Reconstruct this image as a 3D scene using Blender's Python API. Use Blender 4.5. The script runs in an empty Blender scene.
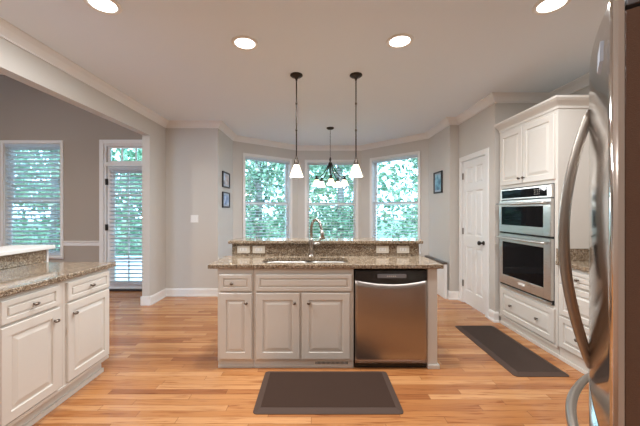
import bpy, bmesh, math, random
from mathutils import Vector, Matrix
R = math.radians
PI = math.pi
S = bpy.context.scene
C = S.collection
rnd = random.Random(7)

# ------------------------------------------------------------------ camera, world, exposure
H = 1.32
cam = bpy.data.cameras.new('camera')
cam.lens = 310 / 640 * 36
cam.sensor_width = 36
cam.shift_x = 4 / 640
cam.shift_y = -2 / 640
cam.clip_start = 0.02
co = bpy.data.objects.new('camera', cam)
C.objects.link(co)
co.location = (0, 0, H)
co.rotation_euler = (PI / 2, 0, 0)
S.camera = co
S.view_settings.view_transform = 'Standard'
S.view_settings.look = 'None'
S.view_settings.gamma = 1
S.view_settings.exposure = 0.30
S.view_settings.use_curve_mapping = False

W = bpy.data.worlds.new('sky')
S.world = W
W.use_nodes = True
bg = W.node_tree.nodes['Background']
bg.inputs['Color'].default_value = (0.45, 0.70, 1.0, 1)
bg.inputs['Strength'].default_value = 9.0
S.cycles.max_bounces = 14
S.cycles.diffuse_bounces = 8
S.cycles.transparent_max_bounces = 16

DOWN_W = 23        # recessed downlight
PEND_W = 6         # pendant bulbs
CHAND_W = 5
WARM = (0.95, 0.98, 1.0)


# ------------------------------------------------------------------ materials
def mat(name, col, rough=0.5, metal=0.0, spec=0.5, bump=None, emit=None, es=1.0, coat=0):
    m = bpy.data.materials.new(name)
    m.use_nodes = True
    nt = m.node_tree
    b = nt.nodes['Principled BSDF']
    b.inputs['Base Color'].default_value = (*col, 1)
    b.inputs['Roughness'].default_value = rough
    b.inputs['Metallic'].default_value = metal
    b.inputs['Specular IOR Level'].default_value = spec
    b.inputs['Coat Weight'].default_value = coat
    if emit:
        b.inputs['Emission Color'].default_value = (*emit, 1)
        b.inputs['Emission Strength'].default_value = es
    tc = nt.nodes.new('ShaderNodeTexCoord')
    n = nt.nodes.new('ShaderNodeTexNoise')
    n.inputs['Scale'].default_value = (bump or (30, 0.02))[0]
    nt.links.new(tc.outputs['Object'], n.inputs['Vector'])
    bp = nt.nodes.new('ShaderNodeBump')
    bp.inputs['Strength'].default_value = (bump or (30, 0.02))[1]
    bp.inputs['Distance'].default_value = 0.01
    nt.links.new(n.outputs['Fac'], bp.inputs['Height'])
    nt.links.new(bp.outputs['Normal'], b.inputs['Normal'])
    return m


def nodes(m):
    return m.node_tree, m.node_tree.nodes, m.node_tree.links, m.node_tree.nodes['Principled BSDF']


def ramp(nt, stops):
    r = nt.nodes.new('ShaderNodeValToRGB')
    e = r.color_ramp.elements
    while len(e) < len(stops):
        e.new(0.5)
    for i, (p, c) in enumerate(stops):
        e[i].position = p
        e[i].color = (*c, 1)
    return r


def math_n(nt, op, a, b=None):
    n = nt.nodes.new('ShaderNodeMath')
    n.operation = op
    for i, v in enumerate((a, b)):
        if v is None:
            continue
        if isinstance(v, (int, float)):
            n.inputs[i].default_value = v
        else:
            nt.links.new(v, n.inputs[i])
    return n.outputs[0]


def wood_floor():
    m = mat('oak strip floor', (0.5, 0.25, 0.1), 0.22)
    nt, N, L, b = nodes(m)
    for n in list(N):
        if n.type in ('BUMP', 'TEX_NOISE'):
            N.remove(n)
    tc = [n for n in N if n.type == 'TEX_COORD'][0]
    sp = N.new('ShaderNodeSeparateXYZ')
    L.new(tc.outputs['Object'], sp.inputs[0])
    x, y = sp.outputs['X'], sp.outputs['Y']
    yr = math_n(nt, 'DIVIDE', y, 0.062)
    row = math_n(nt, 'FLOOR', yr)
    wn = N.new('ShaderNodeTexWhiteNoise')
    wn.noise_dimensions = '1D'
    L.new(row, wn.inputs['W'])
    xo = math_n(nt, 'ADD', math_n(nt, 'DIVIDE', x, 0.85), math_n(nt, 'MULTIPLY', wn.outputs['Value'], 13.0))
    colm = math_n(nt, 'FLOOR', xo)
    cb = N.new('ShaderNodeCombineXYZ')
    L.new(row, cb.inputs[0])
    L.new(colm, cb.inputs[1])
    w2 = N.new('ShaderNodeTexWhiteNoise')
    w2.noise_dimensions = '2D'
    L.new(cb.outputs[0], w2.inputs['Vector'])
    rp = ramp(nt, [(0.0, (0.29, 0.105, 0.036)), (0.25, (0.40, 0.165, 0.056)), (0.62, (0.47, 0.215, 0.08)), (1.0, (0.53, 0.27, 0.115))])
    L.new(w2.outputs['Value'], rp.inputs[0])
    # grain
    mp = N.new('ShaderNodeMapping')
    mp.inputs['Scale'].default_value = (1.6, 26, 1)
    cb2 = N.new('ShaderNodeCombineXYZ')
    L.new(x, cb2.inputs[0])
    L.new(math_n(nt, 'ADD', y, math_n(nt, 'MULTIPLY', w2.outputs['Value'], 7.0)), cb2.inputs[1])
    L.new(cb2.outputs[0], mp.inputs[0])
    g = N.new('ShaderNodeTexNoise')
    g.inputs['Scale'].default_value = 2.2
    g.inputs['Detail'].default_value = 7
    g.inputs['Distortion'].default_value = 0.9
    L.new(mp.outputs[0], g.inputs['Vector'])
    gr = ramp(nt, [(0.30, (0.62, 0.46, 0.38)), (0.47, (1, 0.98, 0.96)), (0.75, (1.12, 1.1, 1.08))])
    L.new(g.outputs['Fac'], gr.inputs[0])
    mx = N.new('ShaderNodeMix')
    mx.data_type = 'RGBA'
    mx.blend_type = 'MULTIPLY'
    mx.inputs[0].default_value = 1
    L.new(rp.outputs[0], mx.inputs[6])
    L.new(gr.outputs[0], mx.inputs[7])
    # seams
    fy = math_n(nt, 'FRACT', yr)
    fx = math_n(nt, 'FRACT', xo)
    s1 = math_n(nt, 'LESS_THAN', fy, 0.045)
    s2 = math_n(nt, 'LESS_THAN', fx, 0.004)
    sm = math_n(nt, 'MAXIMUM', s1, s2)
    m2 = N.new('ShaderNodeMix')
    m2.data_type = 'RGBA'
    m2.inputs[7].default_value = (0.16, 0.07, 0.03, 1)
    L.new(math_n(nt, 'MULTIPLY', sm, 0.75), m2.inputs[0])
    L.new(mx.outputs[2], m2.inputs[6])
    L.new(m2.outputs[2], b.inputs['Base Color'])
    bp = N.new('ShaderNodeBump')
    bp.inputs['Strength'].default_value = 0.12
    bp.inputs['Distance'].default_value = 0.003
    L.new(math_n(nt, 'SUBTRACT', g.outputs['Fac'], sm), bp.inputs['Height'])
    L.new(bp.outputs['Normal'], b.inputs['Normal'])
    return m


def granite():
    m = mat('speckled granite', (0.3, 0.2, 0.13), 0.08)
    nt, N, L, b = nodes(m)
    for n in list(N):
        if n.type in ('BUMP',):
            N.remove(n)
    tc = [n for n in N if n.type == 'TEX_COORD'][0]
    v = N.new('ShaderNodeTexVoronoi')
    v.inputs['Scale'].default_value = 185
    L.new(tc.outputs['Object'], v.inputs['Vector'])
    sc = N.new('ShaderNodeSeparateColor')
    L.new(v.outputs['Color'], sc.inputs[0])
    r = ramp(nt, [(0.0, (0.045, 0.032, 0.022)), (0.14, (0.14, 0.095, 0.06)), (0.36, (0.24, 0.178, 0.12)),
                  (0.64, (0.34, 0.27, 0.19)), (0.87, (0.50, 0.44, 0.36))])
    r.color_ramp.interpolation = 'CONSTANT'
    L.new(sc.outputs[0], r.inputs[0])
    n = [n for n in N if n.type == 'TEX_NOISE'][0]
    n.inputs['Scale'].default_value = 22
    n.inputs['Detail'].default_value = 5
    r2 = ramp(nt, [(0.3, (0.85, 0.8, 0.76)), (0.7, (1.15, 1.12, 1.1))])
    L.new(n.outputs['Fac'], r2.inputs[0])
    mx = N.new('ShaderNodeMix')
    mx.data_type = 'RGBA'
    mx.blend_type = 'MULTIPLY'
    mx.inputs[0].default_value = 1
    L.new(r.outputs[0], mx.inputs[6])
    L.new(r2.outputs[0], mx.inputs[7])
    L.new(mx.outputs[2], b.inputs['Base Color'])
    return m


def brushed(name, col, rough, axis, amt=0.25):
    m = mat(name, col, rough, 1.0)
    nt, N, L, b = nodes(m)
    n = [n for n in N if n.type == 'TEX_NOISE'][0]
    tc = [n for n in N if n.type == 'TEX_COORD'][0]
    mp = N.new('ShaderNodeMapping')
    sc = [400, 400, 400]
    sc[axis] = 3
    mp.inputs['Scale'].default_value = sc
    L.new(tc.outputs['Object'], mp.inputs[0])
    L.new(mp.outputs[0], n.inputs['Vector'])
    n.inputs['Scale'].default_value = 1
    bp = [n for n in N if n.type == 'BUMP'][0]
    bp.inputs['Strength'].default_value = 0.03
    rr = N.new('ShaderNodeMapRange')
    rr.inputs['To Min'].default_value = rough * (1 - amt)
    rr.inputs['To Max'].default_value = rough * (1 + amt)
    L.new(n.outputs['Fac'], rr.inputs[0])
    L.new(rr.outputs[0], b.inputs['Roughness'])
    b.inputs['Anisotropic'].default_value = 0.5
    return m


def glass_mat():
    m = bpy.data.materials.new('window glass')
    m.use_nodes = True
    nt = m.node_tree
    nt.nodes.clear()
    o = nt.nodes.new('ShaderNodeOutputMaterial')
    t = nt.nodes.new('ShaderNodeBsdfTransparent')
    t.inputs[0].default_value = (0.93, 0.97, 0.96, 1)
    g = nt.nodes.new('ShaderNodeBsdfGlossy')
    g.inputs['Roughness'].default_value = 0.02
    f = nt.nodes.new('ShaderNodeFresnel')
    f.inputs[0].default_value = 1.4
    mx = nt.nodes.new('ShaderNodeMixShader')
    nt.links.new(f.outputs[0], mx.inputs[0])
    nt.links.new(t.outputs[0], mx.inputs[1])
    nt.links.new(g.outputs[0], mx.inputs[2])
    nt.links.new(mx.outputs[0], o.inputs[0])
    return m


def leaf_mat(name, stops, transl=0.35):
    m = bpy.data.materials.new(name)
    m.use_nodes = True
    nt = m.node_tree
    b = nt.nodes['Principled BSDF']
    b.inputs['Roughness'].default_value = 0.6
    g = nt.nodes.new('ShaderNodeNewGeometry')
    r = ramp(nt, stops)
    nt.links.new(g.outputs['Random Per Island'], r.inputs[0])
    nt.links.new(r.outputs[0], b.inputs['Base Color'])
    tr = nt.nodes.new('ShaderNodeBsdfTranslucent')
    nt.links.new(r.outputs[0], tr.inputs[0])
    mx = nt.nodes.new('ShaderNodeMixShader')
    mx.inputs[0].default_value = transl
    nt.links.new(b.outputs[0], mx.inputs[1])
    nt.links.new(tr.outputs[0], mx.inputs[2])
    nt.links.new(mx.outputs[0], nt.nodes['Material Output'].inputs[0])
    return m


def shade_mat():
    m = bpy.data.materials.new('frosted shade glass')
    m.use_nodes = True
    nt = m.node_tree
    b = nt.nodes['Principled BSDF']
    b.inputs['Base Color'].default_value = (0.95, 0.93, 0.88, 1)
    b.inputs['Roughness'].default_value = 0.35
    b.inputs['Emission Color'].default_value = (1.0, 0.88, 0.68, 1)
    b.inputs['Emission Strength'].default_value = 0.6
    tr = nt.nodes.new('ShaderNodeBsdfTranslucent')
    tr.inputs[0].default_value = (1.0, 0.9, 0.72, 1)
    mx = nt.nodes.new('ShaderNodeMixShader')
    mx.inputs[0].default_value = 0.4
    nt.links.new(b.outputs[0], mx.inputs[1])
    nt.links.new(tr.outputs[0], mx.inputs[2])
    nt.links.new(mx.outputs[0], nt.nodes['Material Output'].inputs[0])
    return m


def picture_mat(name, seed, light):
    m = mat(name, (0.5, 0.6, 0.7), 0.35)
    nt, N, L, b = nodes(m)
    n = [n for n in N if n.type == 'TEX_NOISE'][0]
    n.inputs['Scale'].default_value = 9
    n.inputs['Detail'].default_value = 3
    tc = [n for n in N if n.type == 'TEX_COORD'][0]
    mp = N.new('ShaderNodeMapping')
    mp.inputs['Location'].default_value = (seed, seed * 2, seed)
    L.new(tc.outputs['Object'], mp.inputs[0])
    L.new(mp.outputs[0], n.inputs['Vector'])
    r = ramp(nt, light)
    L.new(n.outputs['Fac'], r.inputs[0])
    L.new(r.outputs[0], b.inputs['Base Color'])
    return m


M = dict(
    wall=mat('greige wall paint', (0.54, 0.505, 0.46), 0.7, bump=(120, 0.05)),
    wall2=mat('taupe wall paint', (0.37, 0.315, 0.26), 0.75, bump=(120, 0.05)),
    ceil=mat('ceiling paint', (0.77, 0.83, 0.88), 0.85, bump=(90, 0.06)),
    trim=mat('white trim paint', (0.75, 0.73, 0.705), 0.4),
    cab=mat('cream cabinet paint', (0.64, 0.60, 0.545), 0.35, bump=(60, 0.02)),
    floor=wood_floor(),
    granite=granite(),
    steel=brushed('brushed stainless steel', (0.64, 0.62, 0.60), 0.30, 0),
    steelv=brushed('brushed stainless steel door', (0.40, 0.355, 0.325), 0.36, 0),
    fridge=brushed('polished fridge steel', (0.66, 0.62, 0.58), 0.10, 0, 0.15),
    handle=mat('fridge handle steel', (0.36, 0.315, 0.275), 0.36, 1.0),
    chrome=mat('bright steel', (0.72, 0.68, 0.62), 0.18, 1.0),
    faucet=mat('brushed nickel faucet', (0.46, 0.42, 0.38), 0.25, 1.0),
    nickel=mat('dark nickel', (0.20, 0.165, 0.135), 0.3, 1.0),
    sink=mat('sink steel', (0.42, 0.40, 0.37), 0.42, 1.0),
    fside=mat('fridge side brown grey enamel', (0.135, 0.075, 0.05), 0.22, 0.0, spec=0.3, bump=(400, 0.15)),
    fedge=mat('fridge door edge', (0.5, 0.42, 0.36), 0.3, 0.3),
    black=mat('black plastic', (0.012, 0.012, 0.012), 0.25),
    blackglass=mat('black oven glass', (0.004, 0.004, 0.005), 0.04, spec=0.08),
    dark=mat('dark cavity', (0.01, 0.009, 0.008), 0.6),
    bronze=mat('oil rubbed bronze', (0.05, 0.038, 0.03), 0.4, 0.8),
    iron=mat('dark bronze knob', (0.03, 0.025, 0.02), 0.35, 0.7),
    mat=mat('dark brown foam mat', (0.043, 0.022, 0.014), 0.85, spec=0.25, bump=(250, 0.25)),
    matedge=mat('dark brown mat border', (0.075, 0.046, 0.034), 0.7, spec=0.25, bump=(250, 0.1)),
    matr=mat('grey brown foam mat', (0.05, 0.031, 0.023), 0.85, spec=0.25, bump=(250, 0.25)),
    plate=mat('almond plate plastic', (0.72, 0.66, 0.57), 0.35),
    platew=mat('white plate plastic', (0.8, 0.77, 0.72), 0.35),
    blind=leaf_mat('white blind slat', [(0.0, (0.80, 0.82, 0.85)), (1.0, (0.80, 0.82, 0.85))], 0.65),
    glass=glass_mat(),
    shade=shade_mat(),
    bulb=mat('bulb', (1, 1, 1), 0.5, emit=(1.0, 0.86, 0.66), es=14),
    lens=mat('lit lens', (1, 1, 1), 0.5, emit=(1.0, 0.93, 0.84), es=7),
    frame=mat('black picture frame', (0.015, 0.014, 0.014), 0.35),
    mount=mat('picture mount', (0.42, 0.47, 0.55), 0.5),
    ledgetop=mat('dark ledge top', (0.07, 0.055, 0.045), 0.3),
    paving=mat('pale patio paving', (0.5, 0.5, 0.5), 0.8),
    lawn=mat('lawn', (0.10, 0.20, 0.10), 0.9, bump=(20, 0.8)),
    bark=mat('tree bark', (0.16, 0.14, 0.12), 0.9, bump=(12, 0.8)),
    mirror=mat('hinge grey plastic', (0.16, 0.16, 0.17), 0.4),
    threshold=mat('dark threshold', (0.03, 0.02, 0.018), 0.4),
)
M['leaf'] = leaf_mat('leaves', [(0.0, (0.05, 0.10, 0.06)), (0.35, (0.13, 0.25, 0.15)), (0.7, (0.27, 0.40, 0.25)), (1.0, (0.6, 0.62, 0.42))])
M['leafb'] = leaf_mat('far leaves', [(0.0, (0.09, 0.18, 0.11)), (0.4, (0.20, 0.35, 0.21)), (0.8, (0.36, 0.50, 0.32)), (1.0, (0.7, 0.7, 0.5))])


# ------------------------------------------------------------------ mesh helpers
class MB:
    def __init__(s):
        s.b = bmesh.new()
        s.mats = []

    def _mi(s, m):
        if m is None:
            return 0
        if m not in s.mats:
            s.mats.append(m)
        return s.mats.index(m)

    def quad(s, pts, m=None, smooth=False):
        vs = [s.b.verts.new(p) for p in pts]
        f = s.b.faces.new(vs)
        f.smooth = smooth
        return f

    def box(s, x0, x1, y0, y1, z0, z1):
        x0, x1 = sorted((x0, x1)); y0, y1 = sorted((y0, y1)); z0, z1 = sorted((z0, z1))
        v = [s.b.verts.new(p) for p in ((x0, y0, z0), (x1, y0, z0), (x1, y1, z0), (x0, y1, z0),
                                        (x0, y0, z1), (x1, y0, z1), (x1, y1, z1), (x0, y1, z1))]
        for f in ((3, 2, 1, 0), (4, 5, 6, 7), (0, 1, 5, 4), (1, 2, 6, 5), (2, 3, 7, 6), (3, 0, 4, 7)):
            s.b.faces.new([v[i] for i in f])
        return s

    def prism(s, poly, z0, z1):
        """vertical prism over a CCW xy polygon"""
        a = [s.b.verts.new((p[0], p[1], z0)) for p in poly]
        c = [s.b.verts.new((p[0], p[1], z1)) for p in poly]
        s.b.faces.new(a[::-1])
        s.b.faces.new(c)
        n = len(poly)
        for i in range(n):
            j = (i + 1) % n
            s.b.faces.new((a[i], a[j], c[j], c[i]))
        return s

    def lathe(s, prof, org=(0, 0, 0), axis='z', seg=24, cap=True):
        org = Vector(org)
        rings = []
        for r, h in prof:
            ring = []
            for k in range(seg):
                a = 2 * PI * k / seg
                u, w = r * math.cos(a), r * math.sin(a)
                if axis == 'z':
                    p = Vector((u, w, h))
                elif axis == 'y':
                    p = Vector((u, h, -w))
                else:
                    p = Vector((h, u, w))
                ring.append(s.b.verts.new(org + p))
            rings.append(ring)
        for a, c in zip(rings, rings[1:]):
            for k in range(seg):
                j = (k + 1) % seg
                f = s.b.faces.new((a[k], a[j], c[j], c[k]))
                f.smooth = True
        if cap:
            try:
                s.b.faces.new(rings[0][::-1])
                s.b.faces.new(rings[-1])
            except Exception:
                pass
        return s

    def tube(s, pts, r, seg=10, squash=None):
        pts = [Vector(p) for p in pts]
        n = len(pts)
        rr = r if isinstance(r, (list, tuple)) else [r] * n
        t0 = (pts[1] - pts[0]).normalized()
        up = Vector((0, 0, 1)) if abs(t0.z) < 0.9 else Vector((1, 0, 0))
        nrm = (up - t0 * up.dot(t0)).normalized()
        rings = []
        for i in range(n):
            t = (pts[min(i + 1, n - 1)] - pts[max(i - 1, 0)]).normalized()
            nrm = (nrm - t * nrm.dot(t)).normalized()
            bi = t.cross(nrm)
            ring = []
            for k in range(seg):
                a = 2 * PI * k / seg
                ring.append(s.b.verts.new(pts[i] + (nrm * math.cos(a) + bi * math.sin(a) * (squash or 1)) * rr[i]))
            rings.append(ring)
        for a, c in zip(rings, rings[1:]):
            for k in range(seg):
                j = (k + 1) % seg
                f = s.b.faces.new((a[k], a[j], c[j], c[k]))
                f.smooth = True
        s.b.faces.new(rings[0][::-1])
        s.b.faces.new(rings[-1])
        return s

    def torus(s, org, r, rr, axis='z', seg=24, seg2=8, sx=1.0):
        org = Vector(org)
        rings = []
        for i in range(seg):
            a = 2 * PI * i / seg
            ring = []
            for k in range(seg2):
                b2 = 2 * PI * k / seg2
                q = r + rr * math.cos(b2)
                u, v, w = q * math.cos(a) * sx, q * math.sin(a), rr * math.sin(b2)
                p = {'z': (u, v, w), 'y': (u, w, v), 'x': (w, u, v)}[axis]
                ring.append(s.b.verts.new(org + Vector(p)))
            rings.append(ring)
        for i in range(seg):
            a, c = rings[i], rings[(i + 1) % seg]
            for k in range(seg2):
                j = (k + 1) % seg2
                f = s.b.faces.new((a[k], c[k], c[j], a[j]))
                f.smooth = True
        return s

    def panel_loops(s, x0, x1, z0, z1, yf, steps, close=True):
        """nested rectangles on a face looking toward -Y. steps: (inset, y-offset into the door)."""
        loops = []
        for ins, d in steps:
            loops.append([s.b.verts.new(p) for p in ((x0 + ins, yf + d, z0 + ins), (x1 - ins, yf + d, z0 + ins),
                                                     (x1 - ins, yf + d, z1 - ins), (x0 + ins, yf + d, z1 - ins))])
        for a, c in zip(loops, loops[1:]):
            for k in range(4):
                j = (k + 1) % 4
                s.b.faces.new((a[k], a[j], c[j], c[k]))
        if close:
            s.b.faces.new(loops[-1])
        return loops

    def raised_door(s, x0, x1, z0, z1, y0, t=0.02, fr=0.055):
        """raised panel door/drawer front standing out from y0 toward -Y by t"""
        w = min(x1 - x0, z1 - z0)
        fr = min(fr, w * 0.24)
        loops = s.panel_loops(x0, x1, z0, z1, y0 - t, [(0, t), (0, 0.004), (0.004, 0), (fr, 0), (fr + 0.004, 0.009), (fr + 0.012, 0.009),
                                                       (fr + min(0.04, w * 0.12), 0.001)])
        s.b.faces.new(loops[0][::-1])
        return s

    def build(s, name, material, parent=None, bevel=0, loc=None, rot=None, smooth=False, seg=2, mats=None):
        bmesh.ops.recalc_face_normals(s.b, faces=s.b.faces[:])
        me = bpy.data.meshes.new(name)
        if smooth:
            for f in s.b.faces:
                f.smooth = True
        s.b.to_mesh(me)
        s.b.free()
        o = bpy.data.objects.new(name, me)
        C.objects.link(o)
        me.materials.append(material)
        for mm in mats or ():
            me.materials.append(mm)
        if parent:
            o.parent = parent
        if loc:
            o.location = loc
        if rot:
            o.rotation_euler = rot
        if bevel:
            md = o.modifiers.new('bevel', 'BEVEL')
            md.width = bevel
            md.segments = seg
            md.limit_method = 'ANGLE'
            md.angle_limit = R(40)
            md.harden_normals = False
        return o


def tag(o, label=None, cat=None, group=None, kind=None):
    if label: o['label'] = label
    if cat: o['category'] = cat
    if group: o['group'] = group
    if kind: o['kind'] = kind
    return o


def thing(name, loc, rz=0, label=None, cat=None, group=None, kind=None):
    o = bpy.data.objects.new(name, None)
    o.empty_display_size = 0.1
    C.objects.link(o)
    o.location = loc
    o.rotation_euler = (0, 0, rz)
    return tag(o, label, cat, group, kind)


def copy_tree(o, parent=None):
    c = o.copy()
    C.objects.link(c)
    if parent:
        c.parent = parent
    for ch in [q for q in KIDS[o]]:
        KIDS.setdefault(c, []).append(copy_tree(ch, c))
    KIDS.setdefault(c, [])
    return c


KIDS = {}


def index(o):
    KIDS[o] = [q for q in C.objects if q.parent == o]
    for q in KIDS[o]:
        index(q)


def struct(o):
    o['kind'] = 'structure'
    return o


def sweep(line, prof, closed=False):
    """sweep a profile of (into-room offset, z) along an xy polyline, room on the right-hand side"""
    mb = MB()
    n = len(line)
    P = [Vector((p[0], p[1])) for p in line]
    rings = []
    for i in range(n):
        a = P[i - 1] if (i > 0 or closed) else None
        c = P[(i + 1) % n] if (i < n - 1 or closed) else None
        d1 = (P[i] - a).normalized() if a is not None else None
        d2 = (c - P[i]).normalized() if c is not None else None
        if d1 is None: d1 = d2
        if d2 is None: d2 = d1
        n1 = Vector((d1.y, -d1.x)); n2 = Vector((d2.y, -d2.x))
        k = 1 + n1.dot(n2)
        mvec = (n1 + n2) / k
        rings.append([mb.b.verts.new((P[i].x + mvec.x * u, P[i].y + mvec.y * u, z)) for u, z in prof])
    m = len(prof)
    pairs = list(zip(rings, rings[1:])) + ([(rings[-1], rings[0])] if closed else [])
    for a, c in pairs:
        for k in range(m):
            j = (k + 1) % m
            mb.b.faces.new((a[k], a[j], c[j], c[k]))
    if not closed:
        mb.b.faces.new(rings[0]); mb.b.faces.new(rings[-1][::-1])
    return mb


def wall(name, p0, p1, th, z0, z1, material, holes=()):
    """wall whose room face runs p0->p1 with the room on the right; body lies to the left"""
    p0 = Vector(p0); p1 = Vector(p1)
    L = (p1 - p0).length
    ang = math.atan2(p1.y - p0.y, p1.x - p0.x)
    mb = MB()
    hs = sorted(holes)
    xs = [0]
    cur = 0
    for (a, b_, za, zb) in hs:
        if a > cur: mb.box(cur, a, 0, th, z0, z1)
        if za > z0: mb.box(a, b_, 0, th, z0, za)
        if zb < z1: mb.box(a, b_, 0, th, zb, z1)
        cur = b_
    if cur < L: mb.box(cur, L, 0, th, z0, z1)
    return struct(mb.build(name, material, loc=(p0.x, p0.y, 0), rot=(0, 0, ang)))


# ------------------------------------------------------------------ structure
CZ = 2.70
LX = -2.33
PTS = [(LX, -3.0), (LX, 4.81), (-1.52, 4.81), (-1.52, 5.68), (-0.39, 6.6), (0.96, 6.6), (2.0, 5.5), (2.0, 4.63),
       (2.13, 4.63), (2.13, 3.69), (2.80, 3.69), (2.80, -3.0)]

fl = MB().prism([(-7.2, -3.12), (2.92, -3.12), (2.92, 3.85), (2.3, 3.85), (2.3, 4.8), (2.13, 5.58), (1.02, 6.74), (-0.44, 6.74), (-1.64, 5.76), (-1.64, 5.24), (-7.2, 5.24)], -0.1, 0)
struct(fl.build('floor', M['floor']))
mb = MB().prism([(LX - 0.11, -3.1), (2.95, -3.1), (2.95, 3.85), (2.3, 3.85), (2.3, 4.8), (2.15, 5.6), (1.05, 6.75), (-0.45, 6.75), (-1.67, 5.75),
                 (-1.67, 5.2), (LX - 0.11, 5.2)], CZ, CZ + 0.1)
struct(mb.build('ceiling', M['ceil']))
struct(MB().box(-7.2, LX - 0.11, -3.2, 5.25, 3.56, 3.66).build('ceiling', M['ceil']))

# left wall with the wide opening to the living room (header above) and the pony wall below
L_OP0, L_OP1, HEAD = 0.1, 4.35, 2.385
wall('wall_left', (LX, -3.0), (LX, 5.1), 0.11, 0, CZ, M['wall'], holes=[(3.0 + L_OP0, 3.0 + L_OP1, 0, HEAD)])
struct(MB().box(LX - 0.11, LX, -3.0, 5.1, CZ + 0.1, 3.56).build('wall_left_upper', M['wall2']))
struct(MB().box(LX - 0.11, LX, L_OP0, 2.66, 0, 0.992).build('wall_left_low', M['wall']))
# niche faces
wall('wall_front_left', (LX, 4.81), (-1.52, 4.81), 0.12, 0, CZ, M['wall'])
wall('wall_bay_left', (-1.52, 4.93), (-1.52, 5.68), 0.12, 0, CZ, M['wall'])
WZ0, WZ1 = 0.53, 2.41
TR = 0.048
win_holes = {}


def angle_wall(name, p0, p1, s0, s1):
    wall(name, p0, p1, 0.14, 0, CZ, M['wall'], holes=[(s0 + TR, s1 - TR, WZ0 + TR, WZ1 - TR)])
    win_holes[name] = (p0, p1, s0, s1)


angle_wall('wall_bay_front_left', (-1.52, 5.68), (-0.39, 6.6), 0.19, 1.31)
angle_wall('wall_bay_center', (-0.39, 6.6), (0.96, 6.6), 0.15, 1.29)
angle_wall('wall_bay_front_right', (0.96, 6.6), (2.0, 5.5), 0.235, 1.36)
wall('wall_bay_right', (2.0, 5.5), (2.0, 4.75), 0.12, 0, CZ, M['wall'])
struct(MB().box(2.0, 2.25, 4.63, 4.75, 0, CZ).build('wall_bay_return', M['wall']))
# pantry wall with door opening
DY0, DY1 = 3.875, 4.51
wall('wall_right_pantry', (2.13, 4.63), (2.13, 3.69), 0.12, 0, CZ, M['wall'], holes=[(4.63 - DY1, 4.63 - DY0, 0, 2.04)])
wall('wall_front_right', (2.25, 3.69), (2.80, 3.69), 0.12, 0, CZ, M['wall'])
wall('wall_right', (2.80, 3.81), (2.80, -3.0), 0.12, 0, CZ, M['wall'])
wall('wall_back', (2.92, -3.0), (-7.1, -3.0), 0.12, 0, 3.66, M['wall'], holes=[(6.4, 8.0, 0.05, 2.2)])  # opening is unseen, added to let sky light fill in from behind

# living-room walls
LY = 5.1
W1 = (-5.18, -4.15)           # window casing outer
DC = (-3.555, -2.47)          # door casing outer
wall('wall_living_front', (-7.1, LY), (LX, LY), 0.14, 0, 3.56, M['wall2'],
     holes=[(7.1 + W1[0] + TR, 7.1 + W1[1] - TR, WZ0 + TR, 2.48 - TR), (7.1 + DC[0] + 0.07, 7.1 + DC[1] - 0.03, 0, 2.42)])
wall('wall_living_left', (-7.1, -3.0), (-7.1, LY), 0.12, 0, 3.56, M['wall2'])

# crown and baseboards
crown = [(0, CZ), (0.085, CZ), (0.085, CZ - 0.012), (0.074, CZ - 0.022), (0.05, CZ - 0.038), (0.026, CZ - 0.066), (0.014, CZ - 0.082),
         (0.014, CZ - 0.095), (0, CZ - 0.095)]
struct(sweep(PTS, crown).build('trim_1', M['trim']))
base = [(0, 0), (0.024, 0), (0.024, 0.018), (0.014, 0.022), (0.014, 0.10), (0.008, 0.118), (0.0, 0.122)]
struct(sweep([(LX, L_OP1), (LX, 4.81), (-1.52, 4.81), (-1.52, 5.68), (-0.39, 6.6), (0.96, 6.6), (2.0, 5.5), (2.0, 4.63),
              (2.13, 4.63), (2.13, DY1 + 0.07)], base).build('baseboard_front', M['trim']))
struct(sweep([(2.13, DY0 - 0.07), (2.13, 3.69), (2.17, 3.69)], base).build('baseboard_right', M['trim']))
struct(sweep([(-7.1, LY), (DC[0], LY)], base).build('baseboard_living', M['trim']))
struct(MB().box(LX - 0.124, LX + 0.014, L_OP1 - 0.014, L_OP1, 0, 0.12).build('baseboard_jamb', M['trim']))
rail = [(0, 0.745), (0.012, 0.75), (0.012, 0.79), (0.028, 0.805), (0.028, 0.822), (0, 0.83)]
struct(sweep([(-7.1, LY), (W1[0], LY)], rail).build('trim_2', M['trim']))
struct(sweep([(W1[1], LY), (DC[0], LY)], rail).build('trim_3', M['trim']))
# wall below the raised bar in the living room: cap post at the end of the pony wall
struct(MB().box(LX - 0.13, LX + 0.02, 2.66, 2.68, 0, 0.992).build('trim_4', M['trim'], bevel=0.002))

# outside ground
struct(MB().box(-60, 60, 7.5, 80, -0.9, -0.8).build('ground', M['lawn']))
struct(MB().box(-12.0, -1.7, 5.26, 9.5, -0.16, -0.06).build('ground_patio', M['paving']))


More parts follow.
